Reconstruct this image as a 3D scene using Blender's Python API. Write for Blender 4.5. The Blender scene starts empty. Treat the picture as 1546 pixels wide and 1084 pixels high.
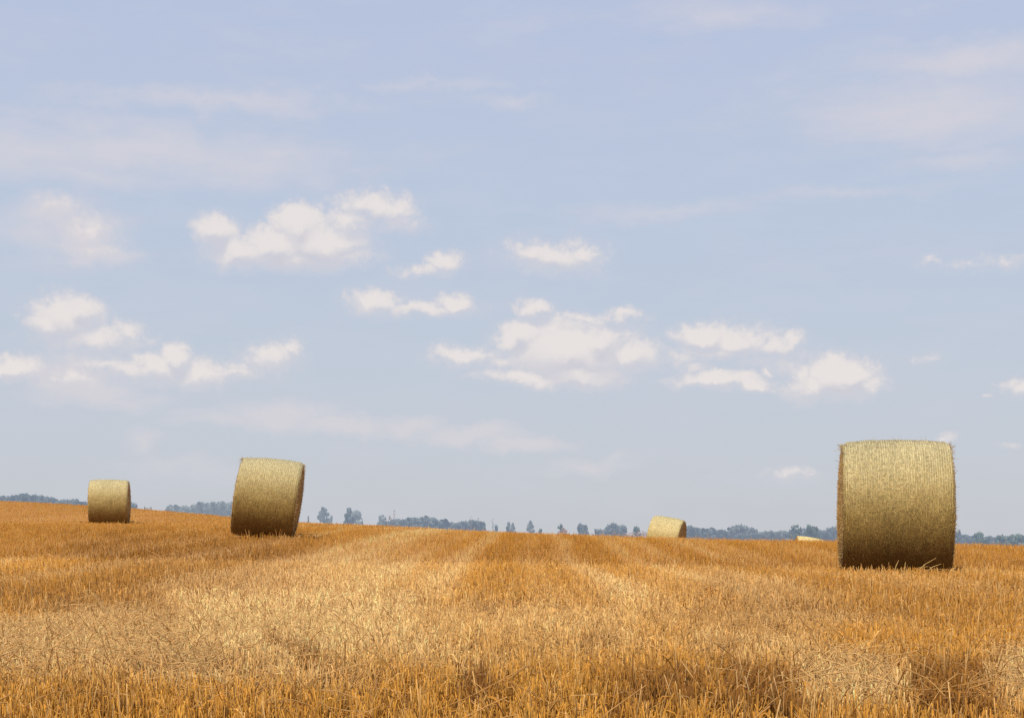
import bpy, math, random
import numpy as np
from mathutils import Vector

random.seed(7)
rng = np.random.default_rng(11)
scene = bpy.context.scene
COL = scene.collection

# ---------------------------------------------------------------- camera
F = 2126.0            # focal length in photo pixels (photo 1546 x 1084)
CU, HV = 773.0, 812.0  # principal column, true horizon row
EYE = 0.45
cam = bpy.data.cameras.new("camera")
cam.sensor_width = 36.0
cam.lens = 36.0 * F / 1546.0
cam.shift_y = (HV - 542.0) / 1546.0
cam.clip_start = 0.05
cam.clip_end = 20000.0
camo = bpy.data.objects.new("camera", cam)
COL.objects.link(camo)
camo.location = (0, 0, EYE)
camo.rotation_euler = (math.radians(90), 0, 0)
scene.camera = camo
scene.view_settings.view_transform = 'Standard'
scene.view_settings.look = 'None'
scene.view_settings.exposure = 0
scene.view_settings.gamma = 1


def at(u, v, d):
    """world point seen at photo pixel (u, v) at depth d"""
    return Vector(((u - CU) / F * d, d, EYE + (HV - v) / F * d))


# ---------------------------------------------------------------- noise
_tab = np.random.default_rng(3).random((256, 256))


def vnoise(x, y, s=0):
    x = np.asarray(x, float) + 17.3 * s
    y = np.asarray(y, float) + 41.7 * s
    xi = np.floor(x).astype(int); yi = np.floor(y).astype(int)
    fx = x - xi; fy = y - yi
    fx = fx * fx * (3 - 2 * fx); fy = fy * fy * (3 - 2 * fy)
    a = _tab[xi & 255, yi & 255]; b = _tab[(xi + 1) & 255, yi & 255]
    c = _tab[xi & 255, (yi + 1) & 255]; e = _tab[(xi + 1) & 255, (yi + 1) & 255]
    return (a * (1 - fx) + b * fx) * (1 - fy) + (c * (1 - fx) + e * fx) * fy


def fbm(x, y, s=0, o=4):
    t = 0; amp = 0.5; n = 0
    for k in range(o):
        t = t + amp * vnoise(x * 2 ** k, y * 2 ** k, s + k); n += amp; amp *= 0.5
    return t / n


def sstep(a, b, x):
    t = np.clip((x - a) / (b - a), 0, 1)
    return t * t * (3 - 2 * t)


# ---------------------------------------------------------------- terrain
STUB = 0.085
ctrl = [(-4, -6, -EYE), (4, -6, -EYE), (0, -1, -EYE), (-2, 3, -EYE), (2, 3, -EYE), (0, 8, -0.44),
        (-16, 4, -0.30), (16, 4, -0.50), (-9, 18, -0.22), (9, 22, -0.36), (-30, 25, 0.3), (25, 22, -0.4)]


def cp(u, v, d, off=0.105):
    ctrl.append(((u - CU) / F * d, d, (HV - v) / F * d - off))


cp(1350, 856, 15.5, 0.1); cp(405, 804, 26, 0.1); cp(165, 786, 47, 0.1)
for u, v, d in [(-150, 755, 85), (0, 760, 85), (150, 765, 82), (250, 770, 78), (350, 779, 70), (450, 788, 62),
                (550, 792.5, 57), (700, 798.5, 50), (850, 806.5, 42), (1000, 811, 34), (1150, 814.5, 33),
                (1300, 816, 32), (1450, 819.5, 31), (1546, 822.5, 30), (1720, 827, 30)]:
    cp(u, v, d)
for u, z, d in [(1003, -0.71, 49), (1220, -1.45, 60), (1546, -1.6, 60), (1750, -1.8, 60), (800, -0.45, 70),
                (640, -0.1, 80), (450, 0.1, 90), (250, 0.9, 108), (0, 1.4, 118), (-200, 1.6, 125),
                (1000, -2.2, 80)]:
    ctrl.append(((u - CU) / F * d, d, z))
ctrl = np.array(ctrl)


def _phi(r2):
    return np.where(r2 > 1e-9, 0.5 * r2 * np.log(np.maximum(r2, 1e-9)), 0)


_n = len(ctrl)
_d2 = ((ctrl[:, None, :2] - ctrl[None, :, :2]) ** 2).sum(-1)
_K = _phi(_d2) + np.eye(_n) * 0.1
_P = np.c_[np.ones(_n), ctrl[:, :2]]
_A = np.block([[_K, _P], [_P.T, np.zeros((3, 3))]])
_W = np.linalg.solve(_A, np.r_[ctrl[:, 2], np.zeros(3)])


def far_z(x, y):
    a = x / np.maximum(y, 60.0)
    u = a * F + CU
    return np.interp(u, [-1500, 0, 350, 490, 700, 900, 1150, 1546, 3000], [14, 9, 2, -1, -3, -5, -7, -8, -8])


def ground_z(x, y):
    x = np.asarray(x, float); y = np.asarray(y, float)
    out = np.empty(x.shape)
    xf, yf = x.ravel(), y.ravel(); of = out.ravel()
    for i in range(0, len(xf), 60000):
        xx, yy = xf[i:i + 60000], yf[i:i + 60000]
        xc = np.clip(xx, -75, 50); yc = np.clip(yy, -8, 130)
        r2 = (xc[:, None] - ctrl[None, :, 0]) ** 2 + (yc[:, None] - ctrl[None, :, 1]) ** 2
        z = _phi(r2) @ _W[:_n] + _W[_n] + _W[_n + 1] * xc + _W[_n + 2] * yc
        w = sstep(0, 1, (np.hypot(xx, yy) - 95) / 330) * (yy > 0) + (yy <= 0) * sstep(80, 400, np.hypot(xx, yy))
        zf = np.where(yy > 0, far_z(xx, yy), -3.0)
        z = z * (1 - w) + zf * w
        z = z + 0.022 * (fbm(xx * 1.3, yy * 0.5, 5) - 0.5) * (np.hypot(xx, yy) < 120)
        of[i:i + 60000] = z + EYE
    return of.reshape(x.shape)


def gz(x, y):
    return float(ground_z(np.array([x]), np.array([y]))[0])


# ---------------------------------------------------------------- mesh helpers
def make_mesh(name, V, quads=None, tris=None, color=None, smooth=False):
    me = bpy.data.meshes.new(name)
    V = np.ascontiguousarray(V, np.float32).reshape(-1, 3)
    me.vertices.add(len(V)); me.vertices.foreach_set("co", V.ravel())
    loops = []; starts = []; tot = 0
    if quads is not None and len(quads):
        q = np.asarray(quads, np.int32); loops.append(q.ravel())
        starts.append(np.arange(len(q)) * 4); tot = len(q) * 4
    if tris is not None and len(tris):
        t = np.asarray(tris, np.int32); loops.append(t.ravel())
        starts.append(tot + np.arange(len(t)) * 3)
    loops = np.concatenate(loops).astype(np.int32); starts = np.concatenate(starts).astype(np.int32)
    me.loops.add(len(loops)); me.loops.foreach_set("vertex_index", loops)
    me.polygons.add(len(starts)); me.polygons.foreach_set("loop_start", starts)
    if smooth:
        me.polygons.foreach_set("use_smooth", np.ones(len(starts), bool))
    if color is not None:
        c = np.ones((len(V), 4), np.float32); c[:, :3] = color
        a = me.color_attributes.new("tint", 'FLOAT_COLOR', 'POINT')
        a.data.foreach_set("color", c.ravel())
    me.update(calc_edges=True)
    return me


def link(name, me, mat=None, parent=None):
    o = bpy.data.objects.new(name, me); COL.objects.link(o)
    if mat: me.materials.append(mat)
    if parent: o.parent = parent
    return o


def tag(o, label, cat, group=None, kind=None):
    o["label"] = label; o["category"] = cat
    if group: o["group"] = group
    if kind: o["kind"] = kind
    return o


def unit(a):
    return a / np.maximum(np.linalg.norm(a, axis=-1, keepdims=True), 1e-9)


def tubes(P, R, color=None, sides=3, cap=False, ref=None, a0=0.0):
    """P (n,k,3) paths, R (n,k) radii, color (n,3) or (n,k,3) -> V, quads, tris, colours"""
    n, k, _ = P.shape
    t = unit(P[:, -1] - P[:, 0])
    if ref is None:
        ref = unit(rng.normal(size=(n, 3)))
    e1 = unit(np.cross(t, ref)); e2 = np.cross(t, e1)
    ang = np.arange(sides) * 2 * math.pi / sides + a0
    off = e1[:, None, :] * np.cos(ang)[None, :, None] + e2[:, None, :] * np.sin(ang)[None, :, None]
    V = P[:, :, None, :] + off[:, None, :, :] * R[:, :, None, None]
    base = (np.arange(n) * k * sides)[:, None, None]
    j = np.arange(k - 1)[None, :, None] * sides; s = np.arange(sides)[None, None, :]; s2 = (s + 1) % sides
    q = np.stack([base + j + s, base + j + s2, base + j + sides + s2, base + j + sides + s], -1).reshape(-1, 4)
    if sides == 2:
        q = q.reshape(n, k - 1, 2, 4)[:, :, 0].reshape(-1, 4)
    tr = None
    if cap and sides == 3:
        b = np.arange(n) * k * sides + (k - 1) * sides
        tr = np.stack([b, b + 1, b + 2], -1)
    C = None
    if color is not None:
        color = np.asarray(color)
        if color.ndim == 2: color = np.repeat(color[:, None, :], k, 1)
        C = np.repeat(color[:, :, None, :], sides, 2).reshape(-1, 3)
    return V.reshape(-1, 3), q, tr, C


class Bag:
    def __init__(s): s.V = []; s.Q = []; s.T = []; s.C = []; s.n = 0

    def add(s, V, q, t=None, C=None):
        s.V.append(V); s.Q.append(np.asarray(q) + s.n)
        if t is not None: s.T.append(np.asarray(t) + s.n)
        s.C.append(C); s.n += len(V)

    def mesh(s, name, smooth=False):
        return make_mesh(name, np.concatenate(s.V), np.concatenate(s.Q) if s.Q else None,
                         np.concatenate(s.T) if s.T else None, np.concatenate(s.C), smooth)


# ---------------------------------------------------------------- materials
def new_mat(name):
    m = bpy.data.materials.new(name); m.use_nodes = True
    nt = m.node_tree; nt.nodes.clear()
    return m, nt, nt.nodes, nt.links


def straw_mat(name, rough=0.55, transl=0.15, spec=0.25, noise=60.0):
    m, nt, N, L = new_mat(name)
    out = N.new("ShaderNodeOutputMaterial")
    at_ = N.new("ShaderNodeVertexColor"); at_.layer_name = "tint"
    tc = N.new("ShaderNodeTexCoord")
    nz = N.new("ShaderNodeTexNoise"); nz.inputs["Scale"].default_value = noise; nz.inputs["Detail"].default_value = 3
    L.new(tc.outputs["Object"], nz.inputs["Vector"])
    mr = N.new("ShaderNodeMapRange"); mr.inputs[1].default_value = 0.3; mr.inputs[2].default_value = 0.7
    mr.inputs[3].default_value = 0.72; mr.inputs[4].default_value = 1.2
    L.new(nz.outputs["Fac"], mr.inputs[0])
    mul = N.new("ShaderNodeVectorMath"); mul.operation = 'SCALE'
    L.new(at_.outputs["Color"], mul.inputs[0]); L.new(mr.outputs[0], mul.inputs["Scale"])
    p = N.new("ShaderNodeBsdfPrincipled")
    p.inputs["Roughness"].default_value = rough
    p.inputs["Specular IOR Level"].default_value = spec
    L.new(mul.outputs[0], p.inputs["Base Color"])
    if transl > 0:
        tr = N.new("ShaderNodeBsdfTranslucent"); L.new(mul.outputs[0], tr.inputs["Color"])
        mx = N.new("ShaderNodeMixShader"); mx.inputs[0].default_value = transl
        L.new(p.outputs[0], mx.inputs[1]); L.new(tr.outputs[0], mx.inputs[2])
        L.new(mx.outputs[0], out.inputs[0])
    else:
        L.new(p.outputs[0], out.inputs[0])
    return m


M_STUB = straw_mat("stubble_straw", transl=0.2)
M_LOOSE = straw_mat("loose_straw", rough=0.45, transl=0.45, spec=0.3)
M_BALE = straw_mat("bale_straw", rough=0.6, transl=0.0, noise=45.0)
M_NET = straw_mat("bale_net_wrap", rough=0.5, transl=0.0, noise=20.0)


def ground_mat():
    m, nt, N, L = new_mat("field_soil_and_chaff")
    out = N.new("ShaderNodeOutputMaterial"); p = N.new("ShaderNodeBsdfPrincipled")
    p.inputs["Roughness"].default_value = 0.9; p.inputs["Specular IOR Level"].default_value = 0.1
    at_ = N.new("ShaderNodeVertexColor"); at_.layer_name = "tint"
    tc = N.new("ShaderNodeTexCoord")
    n1 = N.new("ShaderNodeTexNoise"); n1.inputs["Scale"].default_value = 9; n1.inputs["Detail"].default_value = 9
    n1.inputs["Roughness"].default_value = 0.7
    n2 = N.new("ShaderNodeTexNoise"); n2.inputs["Scale"].default_value = 70; n2.inputs["Detail"].default_value = 4
    L.new(tc.outputs["Object"], n1.inputs[0]); L.new(tc.outputs["Object"], n2.inputs[0])
    ad = N.new("ShaderNodeMath"); ad.operation = 'ADD'
    L.new(n1.outputs[0], ad.inputs[0]); L.new(n2.outputs[0], ad.inputs[1])
    mr = N.new("ShaderNodeMapRange"); mr.inputs[1].default_value = 0.7; mr.inputs[2].default_value = 1.3
    mr.inputs[3].default_value = 0.5; mr.inputs[4].default_value = 1.4
    L.new(ad.outputs[0], mr.inputs[0])
    mul = N.new("ShaderNodeVectorMath"); mul.operation = 'SCALE'
    L.new(at_.outputs[0], mul.inputs[0]); L.new(mr.outputs[0], mul.inputs["Scale"])
    L.new(mul.outputs[0], p.inputs["Base Color"])
    b = N.new("ShaderNodeBump"); b.inputs["Strength"].default_value = 0.6; b.inputs["Distance"].default_value = 0.02
    L.new(ad.outputs[0], b.inputs["Height"]); L.new(b.outputs[0], p.inputs["Normal"])
    L.new(p.outputs[0], out.inputs[0])
    return m


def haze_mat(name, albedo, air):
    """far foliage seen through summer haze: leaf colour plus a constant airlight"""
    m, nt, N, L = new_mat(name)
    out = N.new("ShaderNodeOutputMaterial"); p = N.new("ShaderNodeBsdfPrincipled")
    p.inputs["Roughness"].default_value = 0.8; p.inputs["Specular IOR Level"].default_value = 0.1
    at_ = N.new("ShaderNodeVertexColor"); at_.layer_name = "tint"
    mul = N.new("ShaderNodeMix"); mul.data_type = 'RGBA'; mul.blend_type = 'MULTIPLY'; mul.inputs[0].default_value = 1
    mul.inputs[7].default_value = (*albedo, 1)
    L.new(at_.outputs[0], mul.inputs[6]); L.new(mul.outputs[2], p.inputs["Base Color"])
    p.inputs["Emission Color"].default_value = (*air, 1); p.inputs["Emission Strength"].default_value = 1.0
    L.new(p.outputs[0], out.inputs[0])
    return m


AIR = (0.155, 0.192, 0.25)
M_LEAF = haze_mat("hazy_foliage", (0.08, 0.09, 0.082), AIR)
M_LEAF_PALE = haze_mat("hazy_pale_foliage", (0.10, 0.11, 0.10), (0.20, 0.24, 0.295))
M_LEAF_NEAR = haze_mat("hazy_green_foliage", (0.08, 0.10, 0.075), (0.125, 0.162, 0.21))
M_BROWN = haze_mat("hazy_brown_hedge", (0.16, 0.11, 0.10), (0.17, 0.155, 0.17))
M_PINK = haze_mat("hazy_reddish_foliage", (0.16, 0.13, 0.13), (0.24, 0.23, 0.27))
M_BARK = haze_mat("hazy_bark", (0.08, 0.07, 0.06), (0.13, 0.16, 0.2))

# ---------------------------------------------------------------- field tone (pale swaths / darker stubble and painted shadow, in ground space)
def bump2(u, v, u0, u1, v0, v1, su, sv):
    return sstep(u0 - su, u0 + su, u) * (1 - sstep(u1 - su, u1 + su, u)) * sstep(v0 - sv, v0 + sv, v) * (1 - sstep(v1 - sv, v1 + sv, v))


def field_tone(x, y):
    """pale (bleached straw), dark (brown stubble and painted shadow patches), lying (loose straw cover), each 0..1, at a ground point"""
    yy = np.maximum(y, 0.6)
    v = HV + 0.335 * F / yy        # rows run with the slope: use nominal depth
    u = CU + x / yy * F
    wob = (fbm(x * 1.1, y * 0.55, 21) - 0.5)
    wob2 = (fbm(x * 3.1, y * 1.6, 31) - 0.5)
    u = u + wob * 170 * np.clip(8 / yy, 0.3, 2) + wob2 * 60
    v = v + wob2 * 26 + (fbm(x * 2.0, y * 1.1, 77) - 0.5) * 24
    pale = np.zeros_like(u); dark = np.zeros_like(u); lying = np.zeros_like(u)
    for (u0, u1, v0, v1, su, sv, w) in [
        (-200, 255, 925, 985, 30, 14, 0.95), (60, 260, 900, 940, 40, 14, 0.6),
        (250, 660, 872, 975, 70, 24, 0.68), (620, 1010, 886, 962, 70, 22, 0.46), (290, 520, 866, 935, 60, 12, 0.5), (255, 430, 920, 1005, 30, 20, 0.45),
        (1150, 1320, 956, 1010, 45, 16, 0.92), (1455, 1650, 962, 1018, 40, 16, 0.88), (1040, 1260, 925, 965, 40, 12, 0.5),
        (880, 1230, 862, 935, 60, 14, 0.4), (1080, 1340, 908, 930, 60, 8, 0.5)]:
        b = w * bump2(u, v, u0, u1, v0, v1, su, sv)
        pale = np.maximum(pale, b)
        lying = np.maximum(lying, b * (0.8 if w > 0.85 or u1 < 300 else 0.18))
    for (u0, u1, v0, v1, su, sv, w) in [
        (100, 470, 838, 884, 50, 8, 0.7), (-300, 255, 868, 915, 40, 10, 0.55), (1040, 1700, 850, 925, 50, 14, 0.45),
        (820, 1010, 985, 1030, 30, 10, 0.75), (1030, 1150, 975, 1035, 25, 10, 0.75), (1325, 1455, 965, 1025, 12, 12, 0.8),  # shadows among the tufts, painted as brown patches
        (580, 622, 985, 1030, 8, 8, 1.0), (650, 668, 985, 1020, 6, 8, 0.7), (388, 412, 940, 985, 6, 8, 0.9),
        (740, 900, 838, 880, 50, 12, 0.22), (0, 120, 1000, 1030, 40, 10, 0.35)]:
        dark = np.maximum(dark, w * bump2(u, v, u0, u1, v0, v1, su, sv))
    # wheel tracks / swath lines: bands along the drilling direction
    xx = x - 0.012 * y + 0.25 * (vnoise(y * 0.12, y * 0.0, 9) - 0.5)
    band = 0.5 + 0.5 * np.sin(xx * 2 * math.pi / 1.5 + 0.3 + 2.2 * (vnoise(xx * 0.35, xx * 0 + 3, 14) - 0.5)) * 0.62 + 0.26 * np.sin(xx * 2 * math.pi / 0.71 + 2.0)
    fd = sstep(6, 13, y)
    n = fbm(x * 0.9, y * 0.18, 50)
    pale = np.clip(pale * (0.72 + 0.7 * fbm(x * 3.5, y * 2.0, 61)) * (1 - 0.5 * sstep(0.75, 0.3, band) * sstep(6, 11, y)) + fd * 0.54 * (1 - 0.6 * sstep(4.0, 8.0, np.abs(x + 0.03 * y))) * sstep(0.46, 0.92, band * 0.88 + (n - 0.5) * 0.5 + 0.08), 0, 1)
    strip = np.exp(-((x + 0.85 + 0.058 * np.minimum(y, 22) + 0.4 * wob) / (0.50 + 0.010 * y)) ** 2) * sstep(4, 7, y) * (1 - sstep(45, 60, y))
    pale = np.clip(pale + 0.62 * strip * (0.6 + 0.8 * n), 0, 1)
    dark = np.clip(dark * (0.85 + 0.6 * fbm(x * 4, y * 2, 62)) * (1 - 0.35 * fd) + fd * 0.15 * sstep(0.55, 0.1, band * 0.75 + n * 0.35), 0, 1) * (1 - 0.6 * strip)
    dark = np.maximum(dark, 0.6 * sstep(0.70, 0.80, fbm(x * 2.3, y * 1.2, 91)) * (1 - 0.7 * fd))
    return pale, dark, np.clip(lying * (0.6 + 0.8 * fbm(x * 3.0, y * 2.0, 63)) + 0.05, 0, 1)


ORANGE = np.array([0.62, 0.274, 0.032]); PALE = np.array([0.92, 0.605, 0.255]); BROWN = np.array([0.28, 0.112, 0.015])
GOLD = np.array([0.74, 0.405, 0.072])


def tone_color(pale, dark, jit):
    n = len(pale)
    c = np.tile(ORANGE, (n, 1))
    g = rng.random(n)[:, None]
    c = c * (1 - 0.55 * g) + GOLD * 0.55 * g
    p = np.clip(pale * 0.9 + (rng.random(n) < 0.10 + 0.45 * pale) * 0.35, 0, 1)[:, None]
    c = c * (1 - p) + PALE * p
    d = np.clip(dark * 0.9 + (rng.random(n) < 0.18) * rng.random(n) * 0.8, 0, 1)[:, None]
    c = c * (1 - d) + BROWN * d
    return np.clip(c * (1 + jit * rng.normal(size=(n, 1))), 0.01, 0.93)


# ---------------------------------------------------------------- ground sheet
def axis_coords(fine_lo, fine_hi, step, far_lo, far_hi, gr=1.16):
    a = list(np.arange(fine_lo, fine_hi + 1e-6, step))
    s = step; x = a[-1]; hi = []
    while x < far_hi:
        s *= gr; x += s; hi.append(x)
    s = step; x = a[0]; lo = []
    while x > far_lo:
        s *= gr; x -= s; lo.append(x)
    return np.array(lo[::-1] + a + hi)


gx = axis_coords(-6, 7, 0.12, -6000, 6000, 1.09)
gy = axis_coords(0, 18, 0.14, -3000, 9000, 1.06)
X, Y = np.meshgrid(gx, gy)
Z = ground_z(X, Y)
nx, ny = len(gx), len(gy)
idx = np.arange(nx * ny).reshape(ny, nx)
q = np.stack([idx[:-1, :-1], idx[:-1, 1:], idx[1:, 1:], idx[1:, :-1]], -1).reshape(-1, 4)
xf, yf = X.ravel(), Y.ravel()
pale, dark, _ly = field_tone(xf, yf)
gc = np.array([0.40, 0.185, 0.045])[None] * (1 - 0.5 * dark[:, None]) * (1 - 0.5 * pale[:, None]) + 0.5 * pale[:, None] * np.array([0.75, 0.5, 0.24])
dist = np.hypot(xf, yf)
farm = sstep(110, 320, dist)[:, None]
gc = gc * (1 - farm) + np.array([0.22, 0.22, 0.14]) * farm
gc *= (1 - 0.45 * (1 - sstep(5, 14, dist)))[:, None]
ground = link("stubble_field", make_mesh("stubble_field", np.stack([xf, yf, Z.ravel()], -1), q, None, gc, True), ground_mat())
ground["kind"] = "structure"

# ---------------------------------------------------------------- bales (positions first: stubble keeps clear of them)
BALES = []  # x, y, half length, radius


def clear_of_bales(x, y):
    k = np.ones(len(x), bool)
    for bx, by, rz, hl, hr in BALES:
        c, s = math.cos(-rz), math.sin(-rz)
        lx = (x - bx) * c - (y - by) * s; ly = (x - bx) * s + (y - by) * c
        k &= ~((np.abs(lx) < hl) & (np.abs(ly) < hr))
    return k


STRAW_A = np.array([0.475, 0.405, 0.215]); STRAW_B = np.array([0.385, 0.292, 0.108]); STRAW_C = np.array([0.29, 0.195, 0.055])
STRAW_D = np.array([0.165, 0.100, 0.030])  # lowest tone: carries the shade under the bale as straw colour
END_A = np.array([0.47, 0.30, 0.105]); END_B = np.array([0.30, 0.165, 0.045])


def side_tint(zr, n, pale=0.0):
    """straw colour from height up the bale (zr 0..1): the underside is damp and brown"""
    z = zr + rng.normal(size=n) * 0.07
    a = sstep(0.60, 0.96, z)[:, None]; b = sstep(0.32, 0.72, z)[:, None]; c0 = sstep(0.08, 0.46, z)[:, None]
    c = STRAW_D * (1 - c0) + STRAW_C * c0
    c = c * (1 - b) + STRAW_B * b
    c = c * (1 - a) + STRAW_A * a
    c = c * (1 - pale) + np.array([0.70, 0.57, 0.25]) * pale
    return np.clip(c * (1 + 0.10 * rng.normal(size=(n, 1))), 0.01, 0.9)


def bale_radius(xx, th, R, L, seed):
    """radius at axial position xx (-1..1) and angle th: barrel, rounded shoulders, soft lumps"""
    barrel = 1 - 0.034 * xx ** 2
    e = np.clip((np.abs(xx) - 0.90) / 0.10, 0, 1)
    sh = 1 - 0.055 * e ** 2
    lump = 1 + 0.022 * (fbm(xx * 2.2 + 5, th * 1.3 + seed, seed, 3) - 0.5) + 0.010 * (fbm(xx * 9, th * 7 + seed, seed + 2, 2) - 0.5)
    flat = np.where(np.sin(th) < -0.90, 0.90 / np.maximum(-np.sin(th), 0.9), 1.0)
    return R * barrel * sh * lump * flat


def side_points(n, R, L, seed, lift):
    xx = rng.uniform(-1, 1, n); th = rng.uniform(-math.pi, math.pi, n)
    r = bale_radius(xx, th, R, L, seed) + lift
    return xx, th, r


def to_xyz(xx, th, r, R, L, bulge=0.0):
    return np.stack([xx * L / 2, np.cos(th) * r, np.sin(th) * r + R * 0.90], -1)


def make_bale(name, loc, rz, tilt, L, D, nst, ntw, nfray, seed, label, pale=0.0, frayed_corner=False, skew=0.0, lean=0.0, fuzz=1.0):
    R = D / 1.9
    root = bpy.data.objects.new(name, None); COL.objects.link(root)
    root.location = loc; root.rotation_euler = (lean, tilt, rz)
    tag(root, label, "hay bale", "round hay bales lying in the stubble field")
    root.empty_display_size = 0.3

    def warp(P):
        P = P.copy(); P[..., 0] += skew * (P[..., 2] - 0.75); return P

    # curved side: core + thousands of short straws lying on it
    bag = Bag()
    na, nl = 120, 40
    ax = np.linspace(-1, 1, nl); tg = np.arange(na) * 2 * math.pi / na - math.pi
    A, T = np.meshgrid(ax, tg, indexing='ij')
    r = bale_radius(A, T, R, L, seed)
    P = warp(to_xyz(A.ravel(), T.ravel(), r.ravel(), R, L))
    ii = np.arange(nl * na).reshape(nl, na)
    qq = np.stack([ii[:-1], np.roll(ii, -1, 1)[:-1], np.roll(ii, -1, 1)[1:], ii[1:]], -1).reshape(-1, 4)
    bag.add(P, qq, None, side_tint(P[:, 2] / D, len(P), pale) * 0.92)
    n = nst
    xx, th, rr = side_points(n, R, L, seed, rng.uniform(0.000, 0.008, n))
    ln = rng.uniform(0.02, 0.10, n) * np.where(rng.random(n) < 0.12, 1.6, 1)
    ang = np.where(rng.random(n) < 0.5, rng.normal(size=n) * 0.25 + math.pi / 2, rng.uniform(0, math.pi, n))
    k = 3; tt = np.linspace(-0.5, 0.5, k)[None, :]
    xs = np.clip(xx[:, None] + np.cos(ang)[:, None] * tt * ln[:, None] * 2 / L, -0.995, 0.995)
    ths = th[:, None] + np.sin(ang)[:, None] * tt * ln[:, None] / R
    rs = bale_radius(xs, ths, R, L, seed) + (rng.uniform(0.0005, 0.005, n)[:, None] + rng.normal(size=(n, k)) * 0.0012) * fuzz
    Ps = warp(to_xyz(xs, ths, rs, R, L))
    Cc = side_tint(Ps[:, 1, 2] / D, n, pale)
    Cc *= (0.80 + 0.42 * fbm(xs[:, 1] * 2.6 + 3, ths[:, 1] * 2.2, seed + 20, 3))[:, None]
    dk = rng.random(n) < 0.10
    Cc[dk] *= 0.72
    lt = rng.random(n) < 0.07
    Cc[lt] = np.clip(Cc[lt] * 1.35, 0, 0.9)
    w = rng.uniform(0.0012, 0.0026, n) * (0.5 + 0.5 * fuzz) * (16000 / max(nst, 1)) ** 0.45
    nrm = np.stack([np.zeros(n), np.cos(ths[:, 1]), np.sin(ths[:, 1])], -1)
    bag.add(*tubes(Ps, np.repeat(w[:, None], k, 1) * 1.15, Cc, 2, False, unit(nrm + rng.normal(size=(n, 3)) * 0.13)))
    # stray straws standing off the side
    n = nfray
    xx, th, rr = side_points(n, R, L, seed, 0)
    th = rng.uniform(-0.9, math.pi + 0.9, n)
    rr = bale_radius(xx, th, R, L, seed)
    p0 = to_xyz(xx, th, rr, R, L)
    nrm = np.stack([np.zeros(n), np.cos(th), np.sin(th)], -1)
    d = unit(nrm * rng.uniform(0.15, 0.7, (n, 1)) + rng.normal(size=(n, 3)) * 0.7)
    d = np.where(((d * nrm).sum(-1) < 0)[:, None], -d, d)
    ln = (0.008 + 0.06 * rng.random(n) ** 3)[:, None]
    Ps = warp(np.stack([p0, p0 + d * ln * 0.5, p0 + d * ln + rng.normal(size=(n, 3)) * 0.008], 1))
    bag.add(*tubes(Ps, np.full((n, 3), 0.0014), side_tint(p0[:, 2] / D, n, pale)))
    link("straw_roll", bag.mesh("straw_roll"), M_BALE, root)

    # the two end faces: shallow domes of coiled straw with cut stalks sticking out
    for sgn in (-1, 1):
        bag = Bag()
        nr, na2 = 26, 96
        rad = np.linspace(0.0, 1, nr); tg2 = np.arange(na2) * 2 * math.pi / na2 - math.pi
        RA, TA = np.meshgrid(rad, tg2, indexing='ij')
        rim = bale_radius(np.full_like(TA, sgn * 0.999), TA, R, L, seed) * 0.985
        rr = RA * rim
        coil = 0.010 * np.sin(rr / R * 2 * math.pi * 9 + TA) * np.clip(RA * 4, 0, 1)
        xo = sgn * (L / 2 - 0.004 + 0.04 * (1 - RA ** 2.2) + coil * (RA < 0.97) + 0.028 * (fbm(np.cos(TA) * rr * 9 + 9, np.sin(TA) * rr * 9 + 9, seed + 4, 3) - 0.5) * (RA < 0.97))
        P = warp(np.stack([xo.ravel(), (np.cos(TA) * rr).ravel(), (np.sin(TA) * rr).ravel() + R * 0.9], -1))
        ii = np.arange(nr * na2).reshape(nr, na2)
        qq = np.stack([ii[:-1], np.roll(ii, -1, 1)[:-1], np.roll(ii, -1, 1)[1:], ii[1:]], -1).reshape(-1, 4)
        if sgn < 0: qq = qq[:, ::-1]
        mix = rng.random((len(P), 1)) * 0.8
        zc = sstep(0.0, 0.4, P[:, 2] / D)[:, None]
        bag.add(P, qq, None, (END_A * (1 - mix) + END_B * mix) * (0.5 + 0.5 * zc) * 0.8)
        n = int(nst * 0.28)
        ra = np.sqrt(rng.random(n)) * 0.99; ta = rng.uniform(-math.pi, math.pi, n)
        rim = bale_radius(np.full(n, sgn * 0.999), ta, R, L, seed) * 0.985
        xb = sgn * (L / 2 - 0.006 + 0.04 * (1 - ra ** 2.2))
        p0 = np.stack([xb, np.cos(ta) * ra * rim, np.sin(ta) * ra * rim + R * 0.9], -1)
        tan = np.stack([np.zeros(n), -np.sin(ta), np.cos(ta)], -1)
        d = unit(tan * rng.choice([-1, 1], (n, 1)) + np.array([sgn, 0, 0]) * rng.uniform(0.05, 0.8, (n, 1)) + rng.normal(size=(n, 3)) * 0.35)
        d[:, 0] = np.abs(d[:, 0]) * sgn
        ln = rng.uniform(0.008, 0.035, (n, 1))
        Ps = warp(np.stack([p0, p0 + d * ln * 0.6, p0 + d * ln + rng.normal(size=(n, 3)) * 0.005], 1))
        mix = rng.random((n, 1))
        cc = (END_A * 1.35 * (1 - mix) + END_B * mix) * (0.45 + 0.55 * sstep(0, 0.4, p0[:, 2] / D)[:, None])
        cc[rng.random(n) < 0.12] = [0.66, 0.5, 0.22]
        w = rng.uniform(0.0014, 0.003, n) * (16000 / max(nst, 1)) ** 0.4
        bag.add(*tubes(Ps, np.repeat(w[:, None], 3, 1), cc))
        # tufts along the rim
        n = int(nfray * 0.9)
        ta = rng.uniform(-0.7, math.pi + 0.7, n)
        if frayed_corner and sgn < 0:
            ta[: n // 2] = rng.normal(size=n // 2) * 0.25 + math.pi * 0.52
        rim = bale_radius(np.full(n, sgn * 0.99), ta, R, L, seed)
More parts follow.
